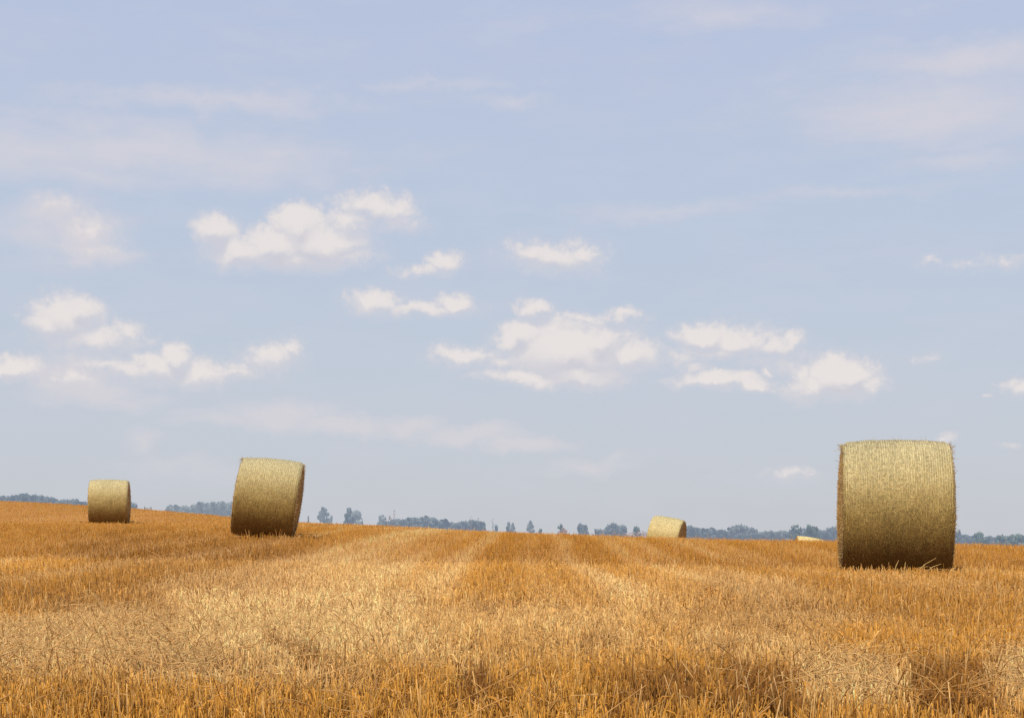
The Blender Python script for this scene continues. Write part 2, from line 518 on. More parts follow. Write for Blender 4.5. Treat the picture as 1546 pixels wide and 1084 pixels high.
        p0 = np.stack([np.full(n, sgn * L / 2 * 0.995), np.cos(ta) * rim, np.sin(ta) * rim + R * 0.9], -1)
        nrm = np.stack([np.full(n, sgn * 1.0), np.cos(ta) * 0.3, np.sin(ta) * 0.3], -1)
        d = unit(nrm + rng.normal(size=(n, 3)) * 0.8)
        d[:, 0] = np.abs(d[:, 0]) * sgn
        ln = 0.01 + 0.065 * rng.random((n, 1)) ** 2.5
        if frayed_corner and sgn < 0:
            d[: n // 2, 2] = np.abs(d[: n // 2, 2]); 
        Ps = warp(np.stack([p0, p0 + d * ln * 0.5, p0 + d * ln + rng.normal(size=(n, 3)) * 0.012], 1))
        bag.add(*tubes(Ps, np.full((n, 3), 0.0015), (END_A * 0.5 + STRAW_A * 0.5) * (0.7 + 0.6 * rng.random((n, 1)))))
        link("end_face", bag.mesh("end_face"), M_BALE, root)

    # net wrap: fine pale twines wound round the roll
    bag = Bag()
    xs0 = np.linspace(-0.955, 0.955, ntw) + rng.normal(size=ntw) * 0.004
    segs = 140
    tgn = np.linspace(-math.pi, math.pi, segs)
    for x0 in xs0:
        wob = 0.016 * (vnoise(tgn * 3 + x0 * 50, tgn * 0, seed) - 0.5)
        xx = x0 + wob
        rr = bale_radius(xx, tgn, R, L, seed) + 0.006
        P = warp(to_xyz(xx, tgn, rr, R, L))
        # flat ribbon: two edges
        e = np.array([(0.0021 + 0.0012 * rng.random()) * (1.0 if nst > 15000 else 1.4), 0, 0])
        V = np.concatenate([P - e, P + e]); i = np.arange(segs - 1)
        qq = np.stack([i, i + 1, i + 1 + segs, i + segs], -1)
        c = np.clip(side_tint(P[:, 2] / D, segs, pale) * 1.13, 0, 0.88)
        # the twine sinks under straw in places
        gone = vnoise(tgn * 6 + x0 * 31, tgn * 0 + x0 * 7, seed + 3) > np.where(P[:, 2] / D > 0.6, 0.60, 0.38)
        keep = ~(gone[:-1] & gone[1:])
        bag.add(V, qq[keep], None, np.concatenate([c, c]))
    link("net_wrap", bag.mesh("net_wrap"), M_NET, root)
    BALES.append((loc[0], loc[1], rz, L / 2 + 0.02, R * 0.62))
    return root


def put_bale(u, d, sink=0.03):
    x = (u - CU) / F * d
    return (x, d, gz(x, d) - sink)


R_ = math.radians
make_bale("hay_bale", put_bale(1350, 15.5), R_(-12.0), R_(0.3), 1.13, 1.525, 30000, 46, 420, 1,
          "largest and closest round hay bale, with a few straw stalks leaning on its foot")
make_bale("hay_bale", put_bale(400, 26.0, 0.0), R_(5.6), R_(5.0), 1.11, 1.47, 14000, 30, 320, 2,
          "leaning round hay bale with a frayed top left corner, left of the lone tree", frayed_corner=True, skew=0.06, fuzz=0.4)
make_bale("hay_bale", put_bale(165, 47.0, 0.02), R_(11.5), R_(0.5), 1.25, 1.5, 9000, 26, 160, 3,
          "small upright round hay bale far back at the left with a brown right end", pale=0.1, fuzz=0.6)
make_bale("hay_bale", put_bale(1001, 49.0, 0.06), R_(-18), R_(9), 1.08, 1.5, 9000, 20, 120, 4,
          "tilted pale yellow hay bale half sunk behind the crest in front of the brown hedge", pale=0.4, fuzz=0.9)
make_bale("hay_bale", put_bale(1214, 60.0, 0.0), R_(-3), R_(10), 1.12, 1.5, 6000, 16, 80, 5,
          "farthest hay bale, only its cream top showing above the crest left of the largest bale", pale=0.75, fuzz=0.9)

# ---------------------------------------------------------------- stubble
def scatter(y0, y1, dens, spread=0.44, margin=None):
    if margin is None: margin = 1.5 if y1 <= 8 else 2.2
    n = int(dens * (spread * (y1 ** 2 - y0 ** 2) + 2 * margin * (y1 - y0)))
    t = rng.random(n)
    y = np.sqrt(y0 ** 2 + t * (y1 ** 2 - y0 ** 2))
    x = rng.uniform(-1, 1, n) * (spread * y + margin)
    return x, y


sb = Bag()
for (y0, y1, dens, rad, k, cap, hs) in [(1.0, 7.5, 4200, 0.00135, 3, True, 0.66), (7.5, 16.0, 800, 0.0021, 2, True, 0.78),
                                        (16.0, 36.0, 190, 0.0038, 2, False, 0.78), (36.0, 122.0, 30, 0.0080, 2, False, 0.6)]:
    x, y = scatter(y0, y1, dens)
    if y1 <= 16:   # drilled rows run away from the camera, loosely
        rowx = np.round((x - 0.012 * y) / 0.125) * 0.125 + 0.012 * y
        inrow = rng.random(len(x)) < 0.6
        x = np.where(inrow, rowx + rng.normal(size=len(x)) * 0.022, x)
    pale, dark, lying = field_tone(x, y)
    keep = clear_of_bales(x, y) & (rng.random(len(x)) < (0.45 + 1.0 * fbm(x * 5, y * 3, 15)) * (1 - 0.25 * pale) * (1 - 0.45 * np.clip(dark - 0.6, 0, 1)))
    x, y, pale, dark, lying = x[keep], y[keep], pale[keep], dark[keep], lying[keep]
    n = len(x); z = ground_z(x, y)
    h = (0.075 + 0.075 * fbm(x * 0.8, y * 0.5, 40) + 0.030 * rng.normal(size=n)) * hs
    tall = rng.random(n) < 0.025
    h = np.where(tall, h * rng.uniform(1.2, 1.65, n), h) * (1 + 0.12 * dark) * (1 - 0.1 * pale)
    h = np.clip(h, 0.025, 0.26)
    lean = rng.normal(size=(n, 2)) * (0.15 + 0.28 * pale[:, None] * rng.random((n, 1)) + 0.5 * (rng.random((n, 1)) < 0.07))
    P0 = np.stack([x, y, z - 0.01], -1)
    D_ = np.stack([lean[:, 0], lean[:, 1], np.ones(n)], -1)
    D_ = D_ / np.linalg.norm(D_, axis=1, keepdims=True)
    P1 = P0 + D_ * h[:, None]
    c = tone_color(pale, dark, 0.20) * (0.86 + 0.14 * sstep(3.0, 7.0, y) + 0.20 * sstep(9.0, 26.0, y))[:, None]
    c[tall] = c[tall] * 0.55 + PALE * 0.45
    fy = (0.30 * sstep(9, 26, y) * (1 - pale) * (1 - dark))[:, None]
    c = np.clip(c * (1 - fy) + GOLD * 1.15 * fy, 0, 0.93)
    if k == 3:
        Pm = P0 + D_ * (h * 0.55)[:, None] + rng.normal(size=(n, 3)) * 0.003
        P = np.stack([P0, Pm, P1], 1)
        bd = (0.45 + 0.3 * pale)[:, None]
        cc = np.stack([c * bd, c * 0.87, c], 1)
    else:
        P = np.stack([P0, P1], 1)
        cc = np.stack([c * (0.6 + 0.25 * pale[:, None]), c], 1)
    r = rad * rng.uniform(0.7, 1.35, n)
    Rr = np.repeat(r[:, None], k, 1)
    if not cap: Rr[:, -1] *= 0.55
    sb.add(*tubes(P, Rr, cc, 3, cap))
    # leaf blades and frayed sheaths hanging on the stems (near zones only)
    if y1 <= 16:
        m = int(n * 0.38); s = rng.choice(n, m, replace=False)
        t0 = rng.uniform(0.3, 1.0, (m, 1)); b = P0[s] + D_[s] * h[s, None] * t0
        az = rng.uniform(0, 2 * math.pi, m); ln = rng.uniform(0.02, 0.08, m)
        dv = np.stack([np.cos(az) * ln * 0.6, np.sin(az) * ln * 0.6, ln * rng.uniform(-0.5, 0.7, m)], -1)
        P = np.stack([b, b + dv * 0.5 + np.array([0, 0, 0.006]), b + dv + np.array([0, 0, -0.008])], 1)
        cl = np.clip(c[s] * rng.uniform(0.75, 1.25, (m, 1)), 0, 0.93)
        Rl = np.stack([np.full(m, rad * 0.8), np.full(m, rad * 1.0), np.full(m, rad * 0.3)], 1)
        sb.add(*tubes(P, Rl, cl, 2))
stubble = link("stubble", sb.mesh("stubble"), M_STUB)
tag(stubble, "golden orange cut cereal stubble covering the whole field", "stubble", kind="stuff")

# loose straw: pale broken stalks lying on and among the stubble, thick in the swaths
lb = Bag()
for (y0, y1, dens, rad) in [(1.2, 7.0, 780, 0.0016), (7.0, 16.0, 260, 0.0024), (16, 34.0, 45, 0.0040)]:
    x, y = scatter(y0, y1, dens)
    pale, dark, lying = field_tone(x, y)
    keep = clear_of_bales(x, y) & (rng.random(len(x)) < 0.06 + 1.0 * lying ** 1.2)
    x, y, pale, dark, lying = x[keep], y[keep], pale[keep], dark[keep], lying[keep]
    n = len(x); z = ground_z(x, y) + rng.uniform(0.035, 0.105, n)
    ln = rng.uniform(0.05, 0.17, n) * np.where(rng.random(n) < 0.1, 1.5, 1)
    az = rng.uniform(0, 2 * math.pi, n); pit = rng.normal(size=n) * 0.52
    dv = np.stack([np.cos(az) * np.cos(pit), np.sin(az) * np.cos(pit), np.sin(pit)], -1) * ln[:, None]
    c0 = np.stack([x, y, z], -1)
    bend = rng.normal(size=(n, 3)) * (ln * 0.09)[:, None]
    kink = (rng.random(n) < 0.15)[:, None] * rng.normal(size=(n, 3)) * (ln * 0.15)[:, None]
    P = np.stack([c0 - dv / 2, c0 - dv / 6 + bend, c0 + dv / 6 + bend, c0 + dv / 2 + kink], 1)
    P[..., 2] = np.maximum(P[..., 2], (z - 0.10)[:, None])
    p = (0.5 + 0.5 * np.maximum(pale, lying)[:, None]) * rng.uniform(0.6, 1.0, (n, 1))
    c = (ORANGE * 1.05 * (1 - p) + np.array([0.93, 0.66, 0.29]) * p) * rng.uniform(0.85, 1.0, (n, 1)) * (1 - 0.1 * dark[:, None])
    lb.add(*tubes(P, np.repeat((rad * rng.uniform(0.6, 1.3, n))[:, None], 4, 1), c, 3, False, np.tile([0.0, 0.0, 1.0], (n, 1)), -math.pi / 2))
# short broken bits and chaff lying between the stems
for (y0, y1, dens, rad) in [(1.2, 7.0, 600, 0.0014), (7.0, 14.0, 260, 0.0022)]:
    x, y = scatter(y0, y1, dens)
    pale, dark, lying = field_tone(x, y)
    n = len(x); z = ground_z(x, y) + rng.uniform(0.004, 0.04, n)
    ln = rng.uniform(0.02, 0.075, n); d = rng.normal(size=(n, 3)); d[:, 2] *= 0.5; d = unit(d) * ln[:, None]
    c0 = np.stack([x, y, z], -1)
    P = np.stack([c0 - d / 2, c0 + d / 2], 1)
    lb.add(*tubes(P, np.repeat((rad * rng.uniform(0.6, 1.5, n))[:, None], 2, 1), tone_color(pale, dark, 0.22), 3, False, np.tile([0.0, 0.0, 1.0], (n, 1)), -math.pi / 2))
# longer upright stragglers
x, y = scatter(3.6, 26.0, 1.8)
keep = clear_of_bales(x, y); x, y = x[keep], y[keep]
n = len(x); z = ground_z(x, y)
ln = rng.uniform(0.10, 0.22, n); lean = rng.normal(size=(n, 2)) * 0.45
dv = unit(np.stack([lean[:, 0], lean[:, 1], np.ones(n)], -1)) * ln[:, None]
p0 = np.stack([x, y, z + 0.01], -1)
P = np.stack([p0, p0 + dv * 0.55, p0 + dv + rng.normal(size=(n, 3)) * 0.012], 1)
mx = rng.random((n, 1))
lb.add(*tubes(P, np.stack([np.full(n, .0022), np.full(n, .002), np.full(n, .0013)], 1) * (0.8 + y[:, None] / 22), PALE * (1 - 0.6 * mx) + ORANGE * 0.6 * mx, 3, False, np.tile([0.0, 0.0, 1.0], (n, 1)), -math.pi / 2))
# stalks leaning at the foot of the nearest bale
b1 = put_bale(1351, 15.5, 0)
for (du, up0, du2, up2) in [(30, 0.00, 62, 0.16), (20, -0.02, 75, 0.05), (14, 0.0, 16, 0.12), (-2, 0.0, 6, 0.14), (24, 0.02, 50, 0.07), (44, 0.0, 70, 0.10)]:
    y0 = 14.62 + 0.1 * random.random()
    xa = (1351 + du - CU) / F * y0; xb = (1351 + du2 - CU) / F * (y0 + 0.12)
    P = np.array([[[xa, y0, gz(xa, y0) + 0.06 + up0], [(xa + xb) / 2, y0 + 0.05, gz(xa, y0) + 0.07 + (up0 + up2) / 2 + 0.01], [xb, y0 + 0.12, gz(xb, y0) + 0.06 + up2]]])
    lb.add(*tubes(P, np.array([[0.004, 0.004, 0.003]]), np.array([[0.85, 0.62, 0.25]]), 3))
for (bx, by, brz, hl, hr) in BALES:
    n = 420 if by < 20 else 160
    t = rng.uniform(-1.1, 1.1, n); side = rng.choice([-1, 1], n) * (hr + np.abs(rng.normal(size=n)) * 0.16 - 0.10)
    ends = rng.random(n) < 0.3
    lx = np.where(ends, np.sign(t) * (hl + np.abs(rng.normal(size=n)) * 0.12), t * hl); ly = np.where(ends, rng.uniform(-1, 1, n) * hr, side)
    c_, s_ = math.cos(brz), math.sin(brz)
    x = bx + lx * c_ - ly * s_; y = by + lx * s_ + ly * c_
    z = ground_z(x, y) + rng.uniform(0.0, 0.08, n)
    d = rng.normal(size=(n, 3)); d[:, 2] *= 0.35; d = unit(d) * rng.uniform(0.05, 0.18, (n, 1))
    c0 = np.stack([x, y, z], -1)
    P = np.stack([c0 - d / 2, c0 + rng.normal(size=(n, 3)) * 0.006, c0 + d / 2], 1)
    mx = rng.random((n, 1))
    lb.add(*tubes(P, np.full((n, 3), 0.0022 * (1 + by / 40)), GOLD * mx + BROWN * 1.6 * (1 - mx), 3, False, np.tile([0.0, 0.0, 1.0], (n, 1)), -math.pi / 2))
loose = link("loose_straw", lb.mesh("loose_straw"), M_LOOSE)
tag(loose, "pale loose straw lying in swaths over the orange stubble", "straw", kind="stuff")

# ---------------------------------------------------------------- far trees
def leaf_cloud(cent, rad, nper, size, seed):
    r = np.random.default_rng(seed)
    Vs = []; Cs = []
    for (c, rr) in zip(cent, rad):
        d = unit(r.normal(size=(nper, 3))); t = r.random((nper, 1)) ** 0.4
        p = np.array(c) + d * t * np.array(rr)
        a = unit(r.normal(size=(nper, 3))); b = unit(np.cross(a, r.normal(size=(nper, 3))))
        s = size * r.uniform(0.5, 1.3, (nper, 1))
        V = np.stack([p - a * s, p + b * s * 0.6, p + a * s, p - b * s * 0.6], 1)
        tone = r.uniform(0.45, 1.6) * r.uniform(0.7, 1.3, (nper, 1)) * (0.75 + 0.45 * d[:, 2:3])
        C = np.repeat((tone * np.ones(3))[:, None, :], 4, 1)
        Vs.append(V.reshape(-1, 3)); Cs.append(C.reshape(-1, 3))
    V = np.concatenate(Vs); C = np.clip(np.concatenate(Cs), 0.1, 2.0)
    return V, np.arange(len(V)).reshape(-1, 4), C


def tree_meshes(kind, seed):
    """unit tree: height 1, width 1 (scaled per tree)"""
    r = np.random.default_rng(seed)
    cent = []; rad = []
    if kind == "round":
        for i in range(26):
            a = r.uniform(0, 2 * math.pi); z = r.uniform(0.22, 0.93)
            env = 0.44 * math.sqrt(max(0.05, 1 - ((z - 0.52) / 0.5) ** 2)) * r.uniform(0.75, 1.08)
            q_ = env * math.sqrt(r.random())
            cent.append((q_ * math.cos(a), q_ * math.sin(a), z)); s = r.uniform(0.12, 0.2); rad.append((s, s, s * 0.62))
        nper, sz = 80, 0.062
    elif kind == "tall":
        for i in range(24):
            a = r.uniform(0, 2 * math.pi); z = r.uniform(0.15, 0.95)
            env = 0.46 * math.sin(math.pi * min(0.98, (z * 0.85 + 0.13))) ** 0.6 * r.uniform(0.7, 1.0)
            q_ = env * math.sqrt(r.random())
            cent.append((q_ * math.cos(a), q_ * math.sin(a), z)); s = r.uniform(0.10, 0.18); rad.append((s, s, s * 0.4))
        nper, sz = 80, 0.060
    elif kind == "sparse":
        for i in range(24):
            a = r.uniform(0, 2 * math.pi); z = 0.12 + 0.85 * i / 23
            q_ = 0.46 * math.sqrt(r.random()) * (1.0 if z < 0.7 else 0.6)
            cent.append((q_ * math.cos(a), q_ * math.sin(a), z)); s = r.uniform(0.07, 0.14); rad.append((s, s, s * 0.6))
        nper, sz = 50, 0.045
    elif kind == "poplar":
        for i in range(16):
            z = 0.15 + 0.82 * i / 15
            env = 0.38 * (1 - 0.7 * abs(z - 0.45))
            cent.append((r.normal() * 0.10, r.normal() * 0.10, z)); rad.append((env * 0.8, env * 0.8, 0.05))
        nper, sz = 22, 0.03
    else:  # bush
        for i in range(20):
            a = r.uniform(0, 2 * math.pi); z = r.uniform(0.12, 0.85)
            env = 0.46 * math.sqrt(max(0.02, 1 - z ** 2))
            q_ = env * math.sqrt(r.random())
            cent.append((q_ * math.cos(a), q_ * math.sin(a), z)); s = r.uniform(0.10, 0.18); rad.append((s, s, s * 0.8))
        nper, sz = 70, 0.065
    V, Q, C = leaf_cloud(cent, rad, nper, sz, seed + 100)
    zmax = V[:, 2].max(); V[:, 2] /= zmax; 
    wmax = np.percentile(np.abs(V[:, :2]), 99) * 2; V[:, :2] /= wmax
    crown = make_mesh(kind + "_crown", V, Q, None, C)
    # trunk and limbs
    bag = Bag()
    P = [[(0, 0, -0.03), (0.01, 0, 0.25), (0, 0.01, 0.5), (0.01, 0, 0.85)]]
    Rr = [[0.035, 0.027, 0.018, 0.005]]
    for c in cent[:9]:
        z0 = max(0.12, c[2] * 0.55)
        P.append([(0, 0, z0), (c[0] * 0.35, c[1] * 0.35, z0 + (c[2] - z0) * 0.45), (c[0] * 0.7, c[1] * 0.7, z0 + (c[2] - z0) * 0.75), (c[0] / wmax, c[1] / wmax, c[2] / zmax)])
        Rr.append([0.012, 0.010, 0.007, 0.003])
    P = np.array(P, float); Rr = np.array(Rr, float)
    bag.add(*tubes(P, Rr, np.ones((len(P), 3)), 5))
    return crown, bag.mesh(kind + "_trunk")


TREE = {}
for kind, nvar in [("round", 4), ("tall", 2), ("sparse", 2), ("poplar", 2), ("bush", 3)]:
    for i in range(nvar):
        TREE[(kind, i)] = tree_meshes(kind, 50 + 10 * i + len(kind))


def tree(kind, var, u, vtop, d, wpx, mat, label, group=None, name=None, cat="tree", base=None, depth=None):
    crown, trunk = TREE[(kind, var)]
    x = (u - CU) / F * d
    zt = EYE + (HV - vtop) / F * d
    zb = gz(x, d) if base is None else base
    root = bpy.data.objects.new(name or {"poplar": "poplar_tree", "bush": "bush"}.get(kind, "broadleaf_tree"), None)
    COL.objects.link(root)
    root.location = (x, d, zb)
    w = wpx / F * d
    root.rotation_euler = (0, 0, random.uniform(-0.5, 0.5))
    root.scale = (w, (depth or w), zt - zb)
    tag(root, label, cat, group)
    key = "crown_" + mat.name
    o = bpy.data.objects.new("crown", crown); COL.objects.link(o); o.parent = root
    if not crown.materials: crown.materials.append(mat)
    o.material_slots[0].link = 'OBJECT'; o.material_slots[0].material = mat
    t = bpy.data.objects.new("trunk", trunk); COL.objects.link(t); t.parent = root
    if not trunk.materials: trunk.materials.append(M_BARK)
    return root


def wood(profile, step, d, wpx, mat, label, group, kinds=("round", "round", "tall")):
    us = [p[0] for p in profile]; vs = [p[1] for p in profile]
    u = us[0]
    while u <= us[-1]:
        k = random.choice(kinds); i = random.randrange(4 if k == "round" else 2)
        vt = float(np.interp(u, us, vs)) + random.uniform(-1.2, 1.2)
        tree(k, i, u, vt, d * random.uniform(0.96, 1.05), wpx * random.uniform(0.95, 1.5), mat, label, group)
        u += step * random.uniform(0.65, 1.1)


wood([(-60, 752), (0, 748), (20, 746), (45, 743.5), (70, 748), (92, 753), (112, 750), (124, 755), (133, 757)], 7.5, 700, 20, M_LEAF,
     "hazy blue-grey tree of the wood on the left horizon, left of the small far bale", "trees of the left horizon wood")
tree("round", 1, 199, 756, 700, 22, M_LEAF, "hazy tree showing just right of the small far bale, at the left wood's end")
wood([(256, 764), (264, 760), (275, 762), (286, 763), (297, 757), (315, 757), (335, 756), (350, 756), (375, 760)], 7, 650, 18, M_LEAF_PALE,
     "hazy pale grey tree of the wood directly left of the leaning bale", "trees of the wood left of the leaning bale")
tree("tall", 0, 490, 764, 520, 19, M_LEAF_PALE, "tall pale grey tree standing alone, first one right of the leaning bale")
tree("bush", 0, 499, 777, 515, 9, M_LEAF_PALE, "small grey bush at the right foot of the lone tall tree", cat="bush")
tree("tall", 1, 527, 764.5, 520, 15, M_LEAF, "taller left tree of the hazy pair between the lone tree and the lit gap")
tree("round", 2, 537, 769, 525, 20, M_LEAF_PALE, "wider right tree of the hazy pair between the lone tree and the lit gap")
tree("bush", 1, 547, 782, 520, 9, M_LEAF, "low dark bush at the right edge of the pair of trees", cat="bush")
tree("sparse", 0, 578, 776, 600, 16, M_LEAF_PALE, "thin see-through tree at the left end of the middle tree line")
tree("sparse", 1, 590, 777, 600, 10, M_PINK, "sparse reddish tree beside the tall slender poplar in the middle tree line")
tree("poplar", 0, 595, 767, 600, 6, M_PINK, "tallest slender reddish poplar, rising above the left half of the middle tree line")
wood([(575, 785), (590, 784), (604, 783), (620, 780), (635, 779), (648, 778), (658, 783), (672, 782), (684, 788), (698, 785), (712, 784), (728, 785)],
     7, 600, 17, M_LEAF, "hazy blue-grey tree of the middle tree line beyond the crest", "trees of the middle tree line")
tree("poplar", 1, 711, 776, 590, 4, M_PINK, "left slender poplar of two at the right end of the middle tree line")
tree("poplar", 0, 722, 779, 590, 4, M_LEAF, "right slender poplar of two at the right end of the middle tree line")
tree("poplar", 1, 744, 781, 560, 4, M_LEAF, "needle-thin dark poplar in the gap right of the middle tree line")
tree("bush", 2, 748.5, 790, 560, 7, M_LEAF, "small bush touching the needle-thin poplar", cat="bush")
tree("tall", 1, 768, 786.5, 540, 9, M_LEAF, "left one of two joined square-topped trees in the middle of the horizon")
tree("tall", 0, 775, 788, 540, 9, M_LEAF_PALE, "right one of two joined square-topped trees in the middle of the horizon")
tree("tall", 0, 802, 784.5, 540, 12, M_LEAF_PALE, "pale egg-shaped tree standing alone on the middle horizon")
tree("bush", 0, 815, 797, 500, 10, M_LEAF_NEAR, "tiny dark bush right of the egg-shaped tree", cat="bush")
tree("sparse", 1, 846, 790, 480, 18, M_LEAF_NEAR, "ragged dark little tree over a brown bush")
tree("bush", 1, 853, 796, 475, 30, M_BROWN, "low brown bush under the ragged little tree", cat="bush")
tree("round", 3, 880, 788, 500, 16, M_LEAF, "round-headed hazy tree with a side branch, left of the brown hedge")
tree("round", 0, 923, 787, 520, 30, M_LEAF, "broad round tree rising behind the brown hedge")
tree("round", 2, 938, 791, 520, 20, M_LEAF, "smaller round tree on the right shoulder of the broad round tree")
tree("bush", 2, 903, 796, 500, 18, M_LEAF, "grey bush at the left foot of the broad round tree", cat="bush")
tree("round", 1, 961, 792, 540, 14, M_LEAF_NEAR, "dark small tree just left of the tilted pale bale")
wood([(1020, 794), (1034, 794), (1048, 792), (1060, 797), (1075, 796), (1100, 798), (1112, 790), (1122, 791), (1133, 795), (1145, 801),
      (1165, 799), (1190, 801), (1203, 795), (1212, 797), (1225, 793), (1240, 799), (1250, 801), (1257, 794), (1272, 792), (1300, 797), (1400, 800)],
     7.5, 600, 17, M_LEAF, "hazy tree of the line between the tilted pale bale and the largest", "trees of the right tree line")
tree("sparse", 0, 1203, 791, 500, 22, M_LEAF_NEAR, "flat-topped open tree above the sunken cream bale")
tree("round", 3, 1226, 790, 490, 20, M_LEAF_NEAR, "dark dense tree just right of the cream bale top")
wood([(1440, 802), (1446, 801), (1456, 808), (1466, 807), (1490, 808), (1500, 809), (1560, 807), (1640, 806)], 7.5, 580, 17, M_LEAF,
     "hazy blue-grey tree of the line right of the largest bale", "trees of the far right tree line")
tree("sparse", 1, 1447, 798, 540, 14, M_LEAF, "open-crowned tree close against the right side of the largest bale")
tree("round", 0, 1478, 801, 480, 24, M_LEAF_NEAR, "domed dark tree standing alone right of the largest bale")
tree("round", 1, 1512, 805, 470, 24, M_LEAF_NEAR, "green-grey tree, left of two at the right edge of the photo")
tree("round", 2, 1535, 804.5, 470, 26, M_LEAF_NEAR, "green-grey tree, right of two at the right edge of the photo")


# brown hedge: a long low strip of twigs and leaves
def hedge(u0, u1, v0, v1, d, label):
    r = np.random.default_rng(5)
    cent = []; rad = []
    for i in range(46):
        t = i / 45; u = u0 + (u1 - u0) * t
        x = (u - CU) / F * d
        zt = EYE + (HV - (v0 + (v1 - v0) * t)) / F * d; zb = gz(x, d)
        for k in range(3):
            cent.append((x + r.normal() * 0.3, d + r.normal() * 0.6, zb + (zt - zb) * (0.25 + 0.25 * k + 0.06 * r.normal())))
            rad.append((0.8, 0.7, (zt - zb) * 0.22))
    V, Q, C = leaf_cloud(cent, rad, 26, 0.26, 9)
    x0 = (0.5 * (u0 + u1) - CU) / F * d; z0 = gz(x0, d)
    V -= np.array([x0, d, z0])
    o = link("hedge", make_mesh("hedge", V, Q, None, C), M_BROWN); o.location = (x0, d, z0)
    tag(o, label, "hedge")


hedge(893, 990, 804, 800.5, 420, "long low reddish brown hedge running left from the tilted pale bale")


# slim wooden poles
def pole(u, vtop, d, lean, label, cross):
    x = (u - CU) / F * d; zb = gz(x, d); zt = EYE + (HV - vtop) / F * d
    root = bpy.data.objects.new("field_post", None); COL.objects.link(root); root.location = (x, d, zb)
    tag(root, label, "post", "far posts")
    h = zt - zb
    V, Q, T, C = tubes(np.array([[[0, 0, -0.2], [lean * h * 0.5, 0, h * 0.5], [lean * h, 0, h]]]), np.array([[0.16, 0.14, 0.11]]), np.ones((1, 3)), 6)
    link("shaft", make_mesh("shaft", V, Q, None, C), M_BARK, root)
    if cross:
        V, Q, T, C = tubes(np.array([[[0.15, 0, h * 0.86], [cross * 0.5, 0, h * 0.85], [cross - 0.15, 0, h * 0.84]]]), np.array([[0.07, 0.07, 0.07]]), np.ones((1, 3)), 5)
        link("rail", make_mesh("rail", V, Q, None, C), M_BARK, root)


pole(218.5, 764.5, 300, 0.0, "left thin post, carrying a rail, far off right of the small upright bale", 9.5 / F * 300)
pole(228, 765, 300, 0.0, "right thin post of the railed pair right of the small upright bale", 0)
pole(466, 779, 260, -0.02, "single thin leaning post right of the leaning bale", 0)

# ---------------------------------------------------------------- sky, clouds and light
SUN_EL, SUN_AZ = math.radians(54), math.radians(180 + 24)   # high, behind the camera and a little to the left
sdir = Vector((math.sin(SUN_AZ) * math.cos(SUN_EL), math.cos(SUN_AZ) * math.cos(SUN_EL), math.sin(SUN_EL)))
sun = bpy.data.lights.new("sun", 'SUN'); sun.energy = 4.3; sun.angle = math.radians(0.6); sun.color = (1.0, 0.90, 0.76)
suno = bpy.data.objects.new("sun", sun); COL.objects.link(suno)
suno.rotation_euler = (-sdir).to_track_quat('-Z', 'Y').to_euler(); suno.location = (-20, -30, 60)

world = bpy.data.worlds.new("World"); scene.world = world; world.use_nodes = True
W = world.node_tree; W.nodes.clear(); N = W.nodes; L = W.links


def math_(op, a, b=None, c=None):
    n = N.new("ShaderNodeMath"); n.operation = op
    for i, v in enumerate((a, b, c)):
        if v is None: continue
        if isinstance(v, (int, float)): n.inputs[i].default_value = v
        else: L.new(v, n.inputs[i])
    return n.outputs[0]


def vmath(op, a, b=None, c=None):
    n = N.new("ShaderNodeVectorMath"); n.operation = op
    for i, v in enumerate((a, b, c)):
        if v is None: continue
        if isinstance(v, (tuple, list)): n.inputs[i].default_value = v
        else: L.new(v, n.inputs[i])
    return n.outputs["Value"] if op == 'LENGTH' else n.outputs[0]


def smooth(x, a, b):
    n = N.new("ShaderNodeMapRange"); n.interpolation_type = 'SMOOTHSTEP'
    n.inputs[1].default_value = a; n.inputs[2].default_value = b
    L.new(x, n.inputs[0]); return n.outputs[0]


def mixc(f, a, b):
    n = N.new("ShaderNodeMix"); n.data_type = 'RGBA'
    if isinstance(f, (int, float)): n.inputs[0].default_value = f
    else: L.new(f, n.inputs[0])
    for i, v in ((6, a), (7, b)):
        if isinstance(v, tuple): n.inputs[i].default_value = (*v, 1)
        else: L.new(v, n.inputs[i])
    return n.outputs[2]


tc = N.new("ShaderNodeTexCoord")
sep = N.new("ShaderNodeSeparateXYZ"); L.new(tc.outputs["Generated"], sep.inputs[0])
dx, dy, dz = sep.outputs
hor = math_('SQRT', math_('ADD', math_('MULTIPLY', dx, dx), math_('MULTIPLY', dy, dy)))
az = math_('ARCTAN2', dx, dy)
el = math_('DIVIDE', dz, math_('MAXIMUM', hor, 0.02))
comb = N.new("ShaderNodeCombineXYZ"); L.new(az, comb.inputs[0]); L.new(el, comb.inputs[1])
p0 = comb.outputs[0]


def noise(vec, scale, detail, rough=0.55, color=False):
    n = N.new("ShaderNodeTexNoise"); n.inputs["Scale"].default_value = scale
    n.inputs["Detail"].default_value = detail; n.inputs["Roughness"].default_value = rough
    L.new(vec, n.inputs["Vector"]); return n.outputs["Color" if color else "Fac"]


PX = 1 / F


def warp_of(p, scale, amt, detail=5, rough=0.6):
    c = noise(p, scale, detail, rough, True)
    c = vmath('SUBTRACT', c, (0.5, 0.5, 0.5))
    return vmath('MULTIPLY_ADD', c, (amt, amt, 0), p)


